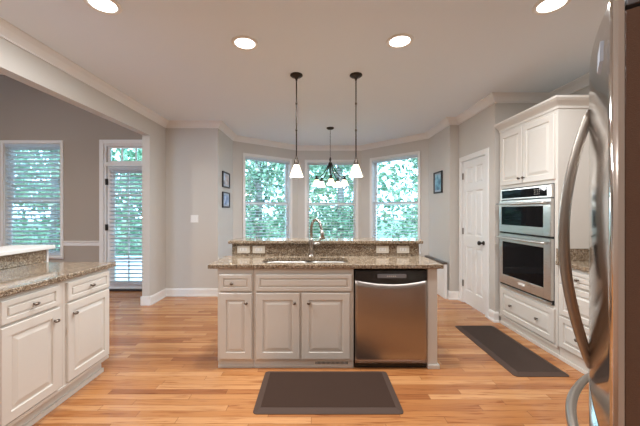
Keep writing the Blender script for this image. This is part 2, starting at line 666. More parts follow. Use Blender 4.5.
# ------------------------------------------------------------------ windows
def window(n, p0, p1, s0, s1, z0, z1, th=0.14):
    """local x along wall, room toward -Y (local), wall body +Y"""
    p0 = Vector(p0); p1 = Vector(p1)
    ang = math.atan2(p1.y - p0.y, p1.x - p0.x)
    w = thing('window_%d' % n, (p0.x, p0.y, 0), ang)
    struct(w)
    c = MB()
    c.box(s0, s0 + TR, -0.018, 0, z0, z1).box(s1 - TR, s1, -0.018, 0, z0, z1)
    c.box(s0 + TR, s1 - TR, -0.018, 0, z1 - TR, z1).box(s0 + TR, s1 - TR, -0.018, 0, z0, z0 + TR)
    c.build('casing', M['trim'], w, bevel=0.004)
    MB().box(s0 - 0.02, s1 + 0.02, -0.05, -0.019, z0 + TR - 0.025, z0 + TR).build('sill', M['trim'], w, bevel=0.004)
    a, b_, c0, c1 = s0 + TR, s1 - TR, z0 + TR, z1 - TR
    j = MB()
    j.box(a, a + 0.01, 0, th, c0, c1).box(b_ - 0.01, b_, 0, th, c0, c1)
    j.box(a + 0.01, b_ - 0.01, 0, th, c1 - 0.01, c1).box(a + 0.01, b_ - 0.01, 0, th, c0, c0 + 0.01)
    j.build('jamb', M['trim'], w)
    mid = (c0 + c1) / 2
    for nm, q0, q1, yy in (('upper_sash', mid - 0.02, c1 - 0.011, 0.105), ('lower_sash', c0 + 0.011, mid + 0.02, 0.07)):
        f = MB()
        x0, x1 = a + 0.011, b_ - 0.011
        k = 0.038
        f.box(x0, x0 + k, yy, yy + 0.03, q0, q1).box(x1 - k, x1, yy, yy + 0.03, q0, q1)
        f.box(x0 + k, x1 - k, yy, yy + 0.03, q0, q0 + k).box(x0 + k, x1 - k, yy, yy + 0.03, q1 - k, q1)
        sh = f.build(nm, M['trim'], w)
        MB().box(x0 + k, x1 - k, yy + 0.013, yy + 0.017, q0 + k, q1 - k).build('pane', M['glass'], sh)
    return w


def blind(p0, p1, a, b_, zt, zb, label, pitch=0.05, yc=0.034, tilt=8, wid=0.048, group='white horizontal blinds', cord=True):
    p0 = Vector(p0); p1 = Vector(p1)
    ang = math.atan2(p1.y - p0.y, p1.x - p0.x)
    t = thing('window_blind', (p0.x, p0.y, 0), ang, label, 'blind', group)
    MB().box(a, b_, yc - 0.028, yc + 0.028, zt - 0.045, zt).build('headrail', M['blind'], t, bevel=0.003)
    m = MB()
    z = zt - 0.075
    th = R(tilt)
    while z > zb + 0.04:
        dy, dz = wid / 2 * math.cos(th), wid / 2 * math.sin(th)
        ny, nz = -math.sin(th) * 0.0014, math.cos(th) * 0.0014
        pr = [(yc - dy - ny, z + dz * -1 - nz), (yc + dy - ny, z + dz - nz), (yc + dy + ny, z + dz + nz), (yc - dy + ny, z - dz + nz)]
        va = [m.b.verts.new((a + 0.004, y_, z_)) for y_, z_ in pr]
        vb = [m.b.verts.new((b_ - 0.004, y_, z_)) for y_, z_ in pr]
        m.b.faces.new(va[::-1]); m.b.faces.new(vb)
        for k in range(4):
            j = (k + 1) % 4
            m.b.faces.new((va[k], va[j], vb[j], vb[k]))
        z -= pitch
    m.build('slats', M['blind'], t)
    MB().box(a, b_, yc - 0.025, yc + 0.025, zb, zb + 0.02).build('bottom_rail', M['blind'], t, bevel=0.003)
    c = MB()
    for q in (0.14, 0.86) if b_ - a < 0.9 else (0.12, 0.5, 0.88):
        x = a + (b_ - a) * q
        c.box(x - 0.0015, x + 0.0015, yc - 0.027, yc - 0.0255, zb, zt - 0.04)
        c.box(x - 0.0015, x + 0.0015, yc + 0.0255, yc + 0.027, zb, zt - 0.04)
    c.build('ladder_cords', M['blind'], t)
    if cord:
        w = MB().tube([(a + 0.07, yc - 0.033, zt - 0.03), (a + 0.07, yc - 0.034, zt - 0.6)], 0.004, 8)
        w.build('tilt_wand', M['blind'], t)
    return t


n = 1
for key, lab in (('wall_bay_front_left', 'white horizontal slat blind in the angled bay window nearest the two small frames'),
                 ('wall_bay_center', 'white horizontal slat blind in the middle bay window behind the chandelier'),
                 ('wall_bay_front_right', 'white horizontal slat blind in the angled bay window nearest the pantry door')):
    p0, p1, s0, s1 = win_holes[key]
    window(n, p0, p1, s0, s1, WZ0, WZ1)
    blind(p0, p1, s0 + TR + 0.012, s1 - TR - 0.012, WZ1 - TR - 0.012, WZ0 + TR + 0.012, lab, pitch=0.06, tilt=13, wid=0.052)
    n += 1
pL = ((-7.1, LY), (LX, LY))
window(4, *pL, 7.1 + W1[0], 7.1 + W1[1], WZ0, 2.48)
blind(*pL, 7.1 + W1[0] + TR + 0.012, 7.1 + W1[1] - TR - 0.012, 2.48 - TR - 0.012, WZ0 + TR + 0.012,
      'white horizontal slat blind in the living room window left of the chair rail', pitch=0.068, tilt=-33, wid=0.06)

# glazed door with transom in the living room
d = struct(thing('door_1', (0, LY, 0)))
xa, xb = DC[0] + 0.07, DC[1] - 0.03
c = MB()
c.box(DC[0], xa, -0.02, 0, 0, 2.49).box(xb, DC[1] + 0.02, -0.02, 0, 0, 2.49).box(xa, xb, -0.02, 0, 2.42, 2.49)
c.build('casing', M['trim'], d, bevel=0.004)
c = MB()
c.box(xa, xa + 0.03, 0, 0.14, 0, 2.42).box(xb - 0.03, xb, 0, 0.14, 0, 2.42).box(xa + 0.03, xb - 0.03, 0, 0.14, 2.39, 2.42)
c.box(xa + 0.03, xb - 0.03, 0, 0.14, 2.06, 2.12)
c.build('jamb', M['trim'], d, bevel=0.002)
MB().box(xa + 0.03, xb - 0.03, -0.0, 0.14, 0.0, 0.03).build('threshold', M['threshold'], d)
dx0, dx1 = xa + 0.034, xb - 0.034
c = MB()
k = 0.11
c.box(dx0, dx0 + k, 0.03, 0.072, 0.034, 2.055).box(dx1 - k, dx1, 0.03, 0.072, 0.034, 2.055)
c.box(dx0 + k, dx1 - k, 0.03, 0.072, 0.034, 0.16).box(dx0 + k, dx1 - k, 0.03, 0.072, 1.95, 2.055)
for i in (1, 2):
    x = dx0 + k + (dx1 - dx0 - 2 * k) * i / 3
    c.box(x - 0.011, x + 0.011, 0.04, 0.062, 0.16, 1.95)
for i in range(1, 5):
    z = 0.16 + 1.79 * i / 5
    c.box(dx0 + k, dx1 - k, 0.041, 0.061, z - 0.011, z + 0.011)
slab = c.build('door_slab', M['trim'], d)
MB().box(dx0 + k, dx1 - k, 0.049, 0.053, 0.16, 1.95).build('pane', M['glass'], slab)
c = MB()
for z in (0.35, 1.05, 1.8):
    c.box(xa + 0.018, xa + 0.046, -0.004, 0.03, z - 0.05, z + 0.05)
c.build('hinges', M['iron'], d)
c = MB()
tx0, tx1 = xa + 0.031, xb - 0.031
c.box(tx0, tx0 + 0.04, 0.04, 0.08, 2.121, 2.389).box(tx1 - 0.04, tx1, 0.04, 0.08, 2.121, 2.389)
c.box(tx0 + 0.04, tx1 - 0.04, 0.04, 0.08, 2.121, 2.15).box(tx0 + 0.04, tx1 - 0.04, 0.04, 0.08, 2.36, 2.389)
for i in (1, 2, 3):
    x = tx0 + (tx1 - tx0) * i / 4
    c.box(x - 0.01, x + 0.01, 0.05, 0.07, 2.15, 2.36)
tr = c.build('transom', M['trim'], d)
MB().box(tx0 + 0.04, tx1 - 0.04, 0.058, 0.062, 2.15, 2.36).build('pane', M['glass'], tr)
blind(*pL, 7.1 + dx0 + 0.06, 7.1 + dx1 - 0.06, 2.03, 0.12, 'white horizontal slat blind hung on the glazed living room door', pitch=0.064, yc=-0.002, tilt=-33, wid=0.054)

# pantry six panel door
PX = 2.13
d = struct(thing('door_2', (PX, DY1, 0), -PI / 2))      # local x runs toward the camera, -Y local faces the room
Wd = DY1 - DY0
c = MB()
c.box(-0.07, 0, -0.018, 0, 0, 2.10).box(Wd, Wd + 0.07, -0.018, 0, 0, 2.10).box(0, Wd, -0.018, 0, 2.03, 2.10)
c.build('casing', M['trim'], d, bevel=0.004)
MB().box(0, 0.012, 0, 0.12, 0, 2.04).box(Wd - 0.012, Wd, 0, 0.12, 0, 2.04).box(0.012, Wd - 0.012, 0, 0.12, 2.028, 2.04).build('jamb', M['trim'], d)
c = MB()
x0, x1 = 0.015, Wd - 0.015
yf = 0.006
st = 0.085
c.box(x0, x1, yf + 0.012, yf + 0.036, 0.012, 2.022)
mid = (x0 + x1) / 2
rows = [(0.20, 0.82), (0.98, 1.60), (1.71, 1.93)]
for (u0, u1) in ((x0, x0 + st), (mid - 0.04, mid + 0.04), (x1 - st, x1)):
    c.box(u0, u1, yf, yf + 0.0125, 0.012, 2.022)
zz = [0.012] + [q for r_ in rows for q in r_] + [2.022]
for i in range(0, len(zz), 2):
    for (u0, u1) in ((x0 + st, mid - 0.04), (mid + 0.04, x1 - st)):
        c.box(u0, u1, yf, yf + 0.0125, zz[i], zz[i + 1])
for (za, zb) in rows:
    for (u0, u1) in ((x0 + st, mid - 0.04), (mid + 0.04, x1 - st)):
        c.panel_loops(u0, u1, za, zb, yf, [(0, 0.0), (0.008, 0.0118), (0.018, 0.0118), (0.045, 0.003)])
c.build('door_slab', M['trim'], d)
c = MB()
kx, kz = Wd - 0.075, 0.91
c.lathe([(0.028, 0.0), (0.028, -0.006), (0.012, -0.01), (0.011, -0.035), (0.024, -0.045), (0.029, -0.058), (0.024, -0.07), (0.008, -0.076)], (kx, yf, kz), 'y')
c.build('door_knob', M['iron'], d)
c = MB()
for z in (0.28, 1.03, 1.82):
    c.box(0.001, 0.026, -0.004, 0.01, z - 0.045, z + 0.045)
c.build('hinges', M['nickel'], d)


# ------------------------------------------------------------------ recessed lights
def area(name, loc, size, watts, col, parent=None, shape='DISK'):
    l = bpy.data.lights.new(name, 'AREA')
    l.shape = shape
    l.size = size
    l.energy = watts
    l.color = col
    o = bpy.data.objects.new(name, l)
    C.objects.link(o)
    o.location = loc
    if parent: o.parent = parent
    return o


def downlight(x, y, label, z=CZ):
    t = thing('recessed_light', (x, y, z), 0, label, 'ceiling light', 'recessed ceiling lights')
    MB().lathe([(0.080, 0), (0.108, 0), (0.108, -0.004), (0.102, -0.009), (0.085, -0.009), (0.080, -0.004)], seg=40, cap=False).build('trim_ring', M['platew'], t)
    MB().lathe([(0.080, -0.0015), (0.080, -0.004), (0.06, -0.006)], seg=40).build('lens', M['lens'], t)
    area('downlight_lamp', (0, 0, -0.012), 0.16, DOWN_W, WARM, t)
    return t


downlight(-0.583, 2.546, 'round lit recessed ceiling light, the left one of the pair above the island sink side')
downlight(0.68, 2.516, 'round lit recessed ceiling light, right one of the pair above the island dishwasher side')
downlight(-1.42, 2.067, 'round lit recessed ceiling light cut by the picture top, above the left counter')
downlight(1.57, 2.067, 'round lit recessed ceiling light at the picture top, above the oven side')
for (x, y) in ((-1.0, 0.1), (1.9, -1.8)):  # unseen downlights, added and placed behind the camera as fill
    downlight(x, y, 'unseen round recessed light added behind the camera as fill')


# unseen fill light added to the living room ceiling to warm the taupe wall
t = thing('unseen_fill_light', (-4.6, 1.8, 3.56), 0, 'unseen round fill light added on the living room ceiling, out of frame', 'ceiling light')
MB().lathe([(0.2, 0), (0.2, -0.03), (0.19, -0.04)], seg=32).build('base_plate', M['platew'], t)
MB().lathe([(0.18, -0.04), (0.17, -0.08), (0.1, -0.11), (0.02, -0.12)], seg=32).build('lens', M['lens'], t)
area('living_fill_lamp', (0, 0, -0.14), 0.35, 60, (1.0, 0.86, 0.72), t)


# ------------------------------------------------------------------ pendants
def pendant():
    t = thing('pendant_light', (-0.198, 3.14, CZ), 0, None, 'pendant light', 'pendants over the island bar')
    MB().lathe([(0.062, 0), (0.064, -0.01), (0.05, -0.022), (0.02, -0.03), (0.012, -0.045), (0.008, -0.06)], seg=28).build('canopy', M['bronze'], t)
    c = MB()
    c.tube([(0, 0, -0.04), (0, 0, -0.845)], 0.0065, 12)
    for z in (-0.28, -0.55):
        c.lathe([(0.0065, z), (0.010, z - 0.004), (0.010, z - 0.02), (0.0065, z - 0.024)], seg=12)
    c.build('rod', M['bronze'], t)
    MB().lathe([(0.008, -0.835), (0.014, -0.845), (0.012, -0.86), (0.022, -0.872), (0.024, -0.9), (0.027, -0.910), (0.020, -0.912)], seg=24).build('socket_cap', M['bronze'], t)
    MB().lathe([(0.022, -0.904), (0.026, -0.914), (0.040, -0.95), (0.056, -0.995), (0.070, -1.034), (0.067, -1.034), (0.053, -0.995), (0.037, -0.95), (0.023, -0.916), (0.019, -0.906)], seg=32, cap=False).build('lamp_shade', M['shade'], t)
    MB().lathe([(0.006, -0.914), (0.012, -0.935), (0.020, -0.965), (0.018, -0.985), (0.005, -0.995)], seg=16).build('bulb', M['bulb'], t)
    return t


pd = pendant()
index(pd)
pd2 = copy_tree(pd)
pd['label'] = 'bronze rod pendant with lit frosted cone shade, hanging left of the chandelier'
pd2['label'] = 'bronze rod pendant with lit frosted cone shade, hanging right of the chandelier'
pd2.location = (0.405, 3.14, CZ)


def lamp(loc, w, parent):
    l = bpy.data.lights.new('bulb_lamp', 'POINT')
    l.energy = w
    l.color = WARM
    l.shadow_soft_size = 0.03
    o = bpy.data.objects.new('bulb_lamp', l)
    C.objects.link(o)
    o.location = loc
    o.parent = parent


for p in (pd, pd2):
    lamp((0, 0, -1.06), PEND_W, p)

# chandelier
t = thing('chandelier', (0.237, 5.14, CZ), 0, 'small dark bronze chandelier with five lit frosted shades hanging in the bay', 'chandelier')
MB().lathe([(0.062, 0), (0.062, -0.012), (0.045, -0.026), (0.012, -0.034)], seg=24).build('canopy', M['bronze'], t)
c = MB()
z = -0.03
i = 0
while z > -0.50:
    c.torus((0, 0, z - 0.014), 0.0125, 0.0028, 'y' if i % 2 else 'x', 12, 6, 0.62)
    z -= 0.0215
    i += 1
c.build('chain', M['bronze'], t)
MB().lathe([(0.004, -0.49), (0.012, -0.50), (0.020, -0.53), (0.012, -0.56), (0.018, -0.60), (0.026, -0.63), (0.014, -0.67), (0.012, -0.80),
            (0.022, -0.84), (0.03, -0.86), (0.016, -0.885), (0.006, -0.92)], seg=20).build('center_column', M['bronze'], t)
for k in range(5):
    a = 2 * PI * k / 5 + R(-90)
    ca, sa = math.cos(a), math.sin(a)
    pts = []
    for q in range(15):
        u = q / 14
        r_ = 0.015 + 0.225 * u
        zz_ = -0.575 - 0.255 * math.sin(min(1, u * 1.08) * PI / 2) ** 0.9 + (0.02 * max(0, u - 0.8) / 0.2)
        pts.append((r_ * ca, r_ * sa, zz_))
    MB().tube(pts, 0.0085, 8).build('arm', M['bronze'], t)
    cx, cy = 0.24 * ca, 0.24 * sa
    low = [(0.016 * ca, 0.016 * sa, -0.85), (0.09 * ca, 0.09 * sa, -0.885), (0.16 * ca, 0.16 * sa, -0.87), (0.215 * ca, 0.215 * sa, -0.84)]
    MB().tube(low, 0.005, 8).build('scroll_brace', M['bronze'], t)
    s_ = MB().lathe([(0.01, -0.80), (0.022, -0.815), (0.012, -0.825), (0.026, -0.845), (0.03, -0.87), (0.026, -0.872)], (cx, cy, 0), seg=16)
    s_.build('socket_cup', M['bronze'], t)
    s_ = MB().lathe([(0.028, -0.868), (0.036, -0.88), (0.05, -0.92), (0.07, -0.965), (0.067, -0.965), (0.047, -0.92), (0.033, -0.882), (0.025, -0.87)], (cx, cy, 0), seg=24, cap=False)
    s_.build('lamp_shade', M['shade'], t)
    MB().lathe([(0.006, -0.874), (0.018, -0.90), (0.018, -0.925), (0.006, -0.935)], (cx, cy, 0), seg=12).build('bulb', M['bulb'], t)
    lamp((cx, cy, -0.985), CHAND_W, t)


# ------------------------------------------------------------------ cabinets
def knob(mb, x, z, y, r=0.014):
    mb.lathe([(0.006, 0), (0.006, -0.012), (r * 0.8, -0.016), (r, -0.022), (r * 0.8, -0.028), (0.003, -0.031)], (x, y, z), 'y', 14)


def oval_knob(mb, x, z, y):
    mb.lathe([(0.006, 0), (0.006, -0.014)], (x, y, z), 'y', 10)
    pts = [(x - 0.020 + 0.040 * i / 8, y - 0.021, z) for i in range(9)]
    rr = [0.003, 0.007, 0.0095, 0.0105, 0.011, 0.0105, 0.0095, 0.007, 0.003]
    mb.tube(pts, rr, 10)


def front(t, name, x0, x1, z0, z1, y, kx=None, kz=None, kind='round', fr=0.055, knobs=None, kname=None):
    f = MB().raised_door(x0, x1, z0, z1, y, 0.02, fr).build(name, M['cab'], t)
    for (a, b_) in (knobs or ([(kx, kz)] if kx is not None else [])):
        m = MB()
        (knob if kind == 'round' else oval_knob)(m, a, b_, y - 0.02)
        m.build('knob', M['nickel'], f)
    return f


def base_body(t, w, z0, z1, depth, toe=0.0, toe_y=0.07, toe_h=None, open_top=False, lz=None):
    m = MB()
    if open_top:
        lz = lz or z0 + 0.5
        m.box(0, w, 0.0, 0.02, z0, z1).box(0, 0.018, 0.02, depth, z0, z1).box(w - 0.018, w, 0.02, depth, z0, z1).box(0.018, w - 0.018, 0.02, depth, z0, z0 + 0.018)
        m.box(0.018, w - 0.018, depth - 0.012, depth, z0 + 0.018, z1)
    else:
        m.box(0, w, 0, depth, z0, z1)
    m.build('body', M['cab'], t, bevel=0.002)


# island -------------------------------------------------
IY = 2.60
IZ0, IZ1 = 0.065, 0.838


def island_base(t, w, x_from=0.0):
    m = MB()
    m.box(x_from, w, 0.018, 0.038, 0.0, IZ0)
    m.box(x_from, w, 0.008, 0.018, 0.0, 0.022)
    m.build('toe_board', M['cab'], t, bevel=0.002)


t = thing('island_cabinet', (-0.824, IY, 0), 0, 'narrow cream island base cabinet with one drawer over one door, left end of island', 'cabinet', 'island base cabinets')
w = 0.30
base_body(t, w, IZ0, IZ1, 0.60)
island_base(t, w)
front(t, 'drawer', 0.018, 0.288, 0.652, 0.79, 0, 0.125, 0.718, fr=0.03)
front(t, 'door', 0.018, 0.288, 0.085, 0.635, 0, 0.245, 0.557, fr=0.055)

t = thing('sink_cabinet', (-0.522, IY, 0), 0, 'wide cream island sink base cabinet with blank drawer front over two doors', 'cabinet', 'island base cabinets')
w = 0.838
base_body(t, w, IZ0, IZ1, 0.60, open_top=True)
island_base(t, w)
MB().raised_door(0.02, 0.82, 0.652, 0.79, 0, 0.02, 0.03).build('false_drawer_front', M['cab'], t)
front(t, 'door', 0.022, 0.384, 0.085, 0.635, 0, 0.343, 0.557)
front(t, 'door', 0.404, 0.802, 0.085, 0.635, 0, 0.462, 0.557)
v = MB().box(0.51, 0.80, 0.012, 0.0175, 0.024, 0.058)
v.build('toe_vent', M['plate'], t)
v = MB()
for i in range(26):
    v.box(0.518 + i * 0.0107, 0.524 + i * 0.0107, 0.0105, 0.0119, 0.030, 0.052)
v.build('vent_slots', M['dark'], t)

# dishwasher
t = thing('dishwasher', (0.321, IY, 0), 0, 'stainless steel dishwasher with black control panel built into the island', 'dishwasher')
w = 0.612
MB().box(0.004, w - 0.004, 0.02, 0.58, 0.07, 0.825).build('tub', M['black'], t)
m = MB()
NX, NZ = 24, 14
x0, x1, z0 = 0.006, w - 0.006, 0.052
grid = []
for i in range(NX + 1):
    u = i / NX
    x = x0 + (x1 - x0) * u
    ztop = 0.745 - 0.036 * math.sin(PI * u) ** 0.8
    col = []
    for j in range(NZ + 1):
        vv = j / NZ
        z = z0 + (ztop - z0) * vv
        y = -0.014 - 0.005 * min(1, 14 * vv) ** 0.5 - 0.003 * min(1, 8 * min(u, 1 - u)) ** 0.5 - 0.004 * math.sin(PI * vv)
        col.append(m.b.verts.new((x, y, z)))
    grid.append(col)
for i in range(NX):
    for j in range(NZ):
        f = m.b.faces.new((grid[i][j], grid[i + 1][j], grid[i + 1][j + 1], grid[i][j + 1]))
        f.smooth = True
edge = [grid[i][0] for i in range(NX + 1)] + [grid[NX][j] for j in range(1, NZ + 1)] + [grid[i][NZ] for i in range(NX - 1, -1, -1)] + [grid[0][j] for j in range(NZ - 1, 0, -1)]
back = [m.b.verts.new((v_.co.x, 0.018, v_.co.z)) for v_ in edge]
ne = len(edge)
for i in range(ne):
    j = (i + 1) % ne
    m.b.faces.new((edge[j], edge[i], back[i], back[j]))
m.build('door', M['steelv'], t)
c = MB()
c.box(0.006, w - 0.006, -0.0195, 0.018, 0.70, 0.825)
cp = c.build('control_panel', M['black'], t, bevel=0.004)
MB().box(0.19, 0.43, -0.0255, -0.020, 0.762, 0.795).build('handle_pocket', M['mirror'], cp, bevel=0.004)
c = MB()
for i in range(5):
    c.box(0.27 + i * 0.016, 0.279 + i * 0.016, -0.0267, -0.0258, 0.776, 0.781)
c.build('buttons', M['plate'], cp)
MB().box(0.006, w - 0.006, 0.012, 0.03, 0.0, 0.05).build('kick_plate', M['black'], t)
MB().box(0.012, w - 0.012, 0.03, 0.10, 0.0, 0.07).build('base_frame', M['black'], t)

# end panel
t = thing('island_end_panel', (0.935, IY, 0), 0, 'cream painted end panel right of the dishwasher', 'cabinet panel')
MB().box(0.0, 0.083, 0, 0.60, 0.0, IZ1).build('panel', M['cab'], t, bevel=0.003)
MB().box(0.0, 0.098, -0.015, 0.0, 0.0, 0.035).box(0.083, 0.098, 0.0, 0.6, 0, 0.035).build('base_moulding', M['cab'], t, bevel=0.004)

# island left side moulding belongs to the cabinet run's back half wall
t = thing('island_half_wall', (0, 0, 0), 0, 'painted half wall behind the island carrying the raised granite bar', 'half wall')
MB().box(-0.824, 1.018, 3.203, 3.33, 0, 0.995).build('wall_panel', M['wall'], t)

# countertop with sink cut-out
SX0, SX1, SY0, SY1 = -0.475, 0.285, 2.665, 2.975
CT0, CT1 = 0.840, 0.875
CX0, CX1, CY0, CY1 = -0.90, 1.06, 2.57, 3.08


def rrect(x0, x1, y0, y1, r, n=6):
    pts = []
    for (cx, cy, a0) in ((x1 - r, y1 - r, 0), (x0 + r, y1 - r, 90), (x0 + r, y0 + r, 180), (x1 - r, y0 + r, 270)):
        for k in range(n + 1):
            a = R(a0 + 90 * k / n)
            pts.append((cx + r * math.cos(a), cy + r * math.sin(a)))
    return pts


t = thing('island_countertop', (0, 0, 0), 0, 'brown speckled granite island countertop with cut-out for the double sink', 'countertop')
m = MB()
inner = rrect(SX0, SX1, SY0, SY1, 0.07, 6)
outc = [(CX1, CY1), (CX0, CY1), (CX0, CY0), (CX1, CY0)]
for z, flip in ((CT1, False), (CT0, True)):
    iv = [m.b.verts.new((x, y, z)) for x, y in inner]
    ov = [m.b.verts.new((x, y, z)) for x, y in outc]
    for q in range(4):
        arc = iv[q * 7:(q + 1) * 7]
        for a, b_ in zip(arc, arc[1:]):
            m.b.faces.new((ov[q], b_, a))
        nx = iv[((q + 1) % 4) * 7]
        m.b.faces.new((ov[q], ov[(q + 1) % 4], nx, arc[-1]))
    if z == CT1: ti, to = iv, ov
for k in range(len(iv)):
    j = (k + 1) % len(iv)
    m.b.faces.new((ti[k], ti[j], iv[j], iv[k]))
for k in range(4):
    j = (k + 1) % 4
    m.b.faces.new((to[k], to[j], ov[j], ov[k]))
m.box(CX0 + 0.06, CX1 - 0.03, 3.08, 3.20, CT0, CT1)
m.build('slab', M['granite'], t, bevel=0.006, seg=3)
t = thing('raised_bar', (0, 0, 0), 0, 'raised granite bar ledge with granite splash behind the island sink', 'bar top')
MB().box(-0.835, 1.026, 3.085, 3.2, 0.876, 0.996).build('splash', M['granite'], t, bevel=0.002)
MB().box(-0.866, 1.057, 3.05, 3.38, 0.997, 1.027).build('ledge', M['granite'], t, bevel=0.006, seg=3)

# sink
t = thing('double_sink', (0, 0, 0), 0, 'undermount double bowl stainless steel sink in the island counter', 'sink')


def bowl(x0, x1, y0, y1, zt, depth, name):
    m = MB()
    lp = []
    for ins, z, r in ((0, zt, 0.065), (0.004, zt - 0.02, 0.065), (0.012, zt - depth + 0.03, 0.06), (0.03, zt - depth + 0.005, 0.05), (0.06, zt - depth, 0.03)):
        lp.append([m.b.verts.new((x, y, z)) for x, y in rrect(x0 + ins, x1 - ins, y0 + ins, y1 - ins, r, 5)])
    for a, c_ in zip(lp, lp[1:]):
        for k in range(len(a)):
            j = (k + 1) % len(a)
            f = m.b.faces.new((a[k], a[j], c_[j], c_[k]))
            f.smooth = True
    m.b.faces.new(lp[-1])
    o = m.build(name, M['sink'], t)
    sd = o.modifiers.new('thick', 'SOLIDIFY')
    sd.thickness = 0.002
    sd.offset = 0
    cx, cy = (x0 + x1) / 2, (y0 + y1) / 2
    MB().lathe([(0.045, zt - depth + 0.003), (0.04, zt - depth + 0.005), (0.03, zt - depth + 0.002), (0.01, zt - depth + 0.002)], (cx, cy, 0), seg=20).build('drain', M['chrome'], o)


bowl(SX0 - 0.004, -0.072, SY0 - 0.004, SY1 + 0.004, CT0 - 0.001, 0.19, 'large_bowl')
bowl(-0.052, SX1 + 0.004, SY0 - 0.004, SY1 + 0.004, CT0 - 0.001, 0.17, 'small_bowl')
MB().box(-0.0715, -0.0525, SY0 + 0.0, SY1, CT0 - 0.02, CT0 - 0.004).build('divider', M['sink'], t, bevel=0.004)

# faucet
t = thing('kitchen_faucet', (-0.045, 3.008, CT1), 0, 'brushed nickel gooseneck faucet with side lever behind the sink', 'faucet')
MB().lathe([(0.031, 0), (0.031, 0.008), (0.024, 0.016), (0.020, 0.03), (0.022, 0.08), (0.023, 0.14), (0.018, 0.17), (0.0135, 0.18)], seg=24).build('faucet_body', M['faucet'], t)
pts = [(0, 0, 0.17), (0, 0, 0.24)]
for k in range(17):
    a = PI * k / 16
    rr_ = 0.075
    d_ = rr_ - rr_ * math.cos(a)
    pts.append((d_ * 0.62, -d_ * 0.78, 0.272 + 0.092 * math.sin(a)))
pts += [(0.098, -0.123, 0.255)]
MB().tube(pts, [0.0125] * 19 + [0.0125], 14).build('spout', M['faucet'], t)
MB().tube([(0.095, -0.120, 0.272), (0.101, -0.127, 0.235), (0.110, -0.138, 0.185)], [0.0145, 0.018, 0.0195], 16).build('spray_head', M['faucet'], t)
MB().tube([(0.015, -0.005, 0.125), (0.05, -0.012, 0.128), (0.085, -0.016, 0.133)], [0.015, 0.014, 0.012], 12).tube([(0.082, -0.016, 0.128), (0.087, -0.018, 0.205)], [0.0065, 0.0075], 10).build('lever', M['faucet'], t)


# outlets on the splash
def outlet(x, label):
    t = thing('wall_outlet', (x, 3.085, 0.937), 0, label, 'outlet', 'outlets on the granite splash')
    MB().box(-0.062, 0.062, -0.006, 0, -0.036, 0.036).build('cover_plate', M['plate'], t, bevel=0.003)
    m = MB()
    m.box(-0.034, 0.034, -0.0085, -0.0062, -0.017, 0.017)
    r_ = m.build('receptacle', M['platew'], t, bevel=0.002)
    for sx in (-0.019, 0.013):
        m = MB()
        m.box(sx, sx + 0.003, -0.0092, -0.0086, -0.008, -0.001).box(sx, sx + 0.003, -0.0092, -0.0086, 0.002, 0.009)
        m.build('socket_slot', M['dark'], r_)


outlet((243.5 - 316) / 100.6, 'almond outlet plate on the granite splash, farthest left of the faucet')
outlet((258.8 - 316) / 100.6, 'almond outlet plate on the granite splash, left pair, the one nearer the faucet')
outlet((382.5 - 316) / 100.6, 'almond outlet plate on the granite splash, right pair, the one nearer the faucet')
outlet((403 - 316) / 100.6, 'almond outlet plate on the granite splash, farthest right of the faucet')

# left counter run -------------------------------------------------
FX = -1.71
LZ0, LZ1 = 0.115, 0.852


def left_unit(y0, w, label, knob_side, dy0=0.028, dy1=0.0):
    t = thing('base_cabinet', (FX, y0, 0), PI / 2, label, 'cabinet', 'cream base cabinets under the left counter')
    m = MB()
    m.box(0, w, 0, 0.60, LZ0, LZ1)
    m.build('body', M['cab'], t, bevel=0.002)
    m = MB()
    m.box(0, w, 0.055, 0.075, 0, LZ0)
    m.box(0, w, 0.035, 0.055, 0, 0.032)
    m.build('toe_board', M['cab'], t, bevel=0.002)
    m = MB()
    m.box(0, w, -0.006, 0.0, LZ0, LZ0 + 0.022)
    m.build('bottom_rail', M['cab'], t, bevel=0.002)
    x0, x1 = dy0, w - dy1
    front(t, 'drawer', x0, x1, 0.70, 0.83, 0, (x0 + x1) / 2, 0.765, kind='oval', fr=0.03)
    kx = x0 + 0.045 if knob_side == 'near' else x1 - 0.045
    front(t, 'door', x0, x1, 0.15, 0.685, 0, kx, 0.61, kind='oval')
    return t


left_unit(2.09, 0.46, 'cream base cabinet at the far end of the left counter, one drawer and one door', 'near', 0.026, 0.012)
left_unit(1.635, 0.455, 'cream base cabinet second from the far end of the left counter', 'far', 0.03, 0.042)
left_unit(1.18, 0.455, 'cream base cabinet third from the far end of the left counter', 'near', 0.03, 0.03)
left_unit(0.725, 0.455, 'cream base cabinet at the near end of the left counter', 'far', 0.03, 0.03)
t = thing('left_countertop', (0, 0, 0), 0, 'brown speckled granite countertop on the left base cabinets', 'countertop')
MB().box(-2.328, -1.68, 0.70, 2.61, 0.855, 0.89).build('slab', M['granite'], t, bevel=0.006, seg=3)
t = thing('left_raised_bar', (0, 0, 0), 0, 'white painted raised bar ledge with granite splash above the left counter', 'bar top')
MB().box(-2.328, -2.305, 0.70, 2.65, 0.891, 0.991).build('splash', M['granite'], t, bevel=0.002)
MB().box(-2.62, -2.27, 0.12, 2.705, 0.993, 1.025).build('ledge', M['trim'], t, bevel=0.006, seg=3)

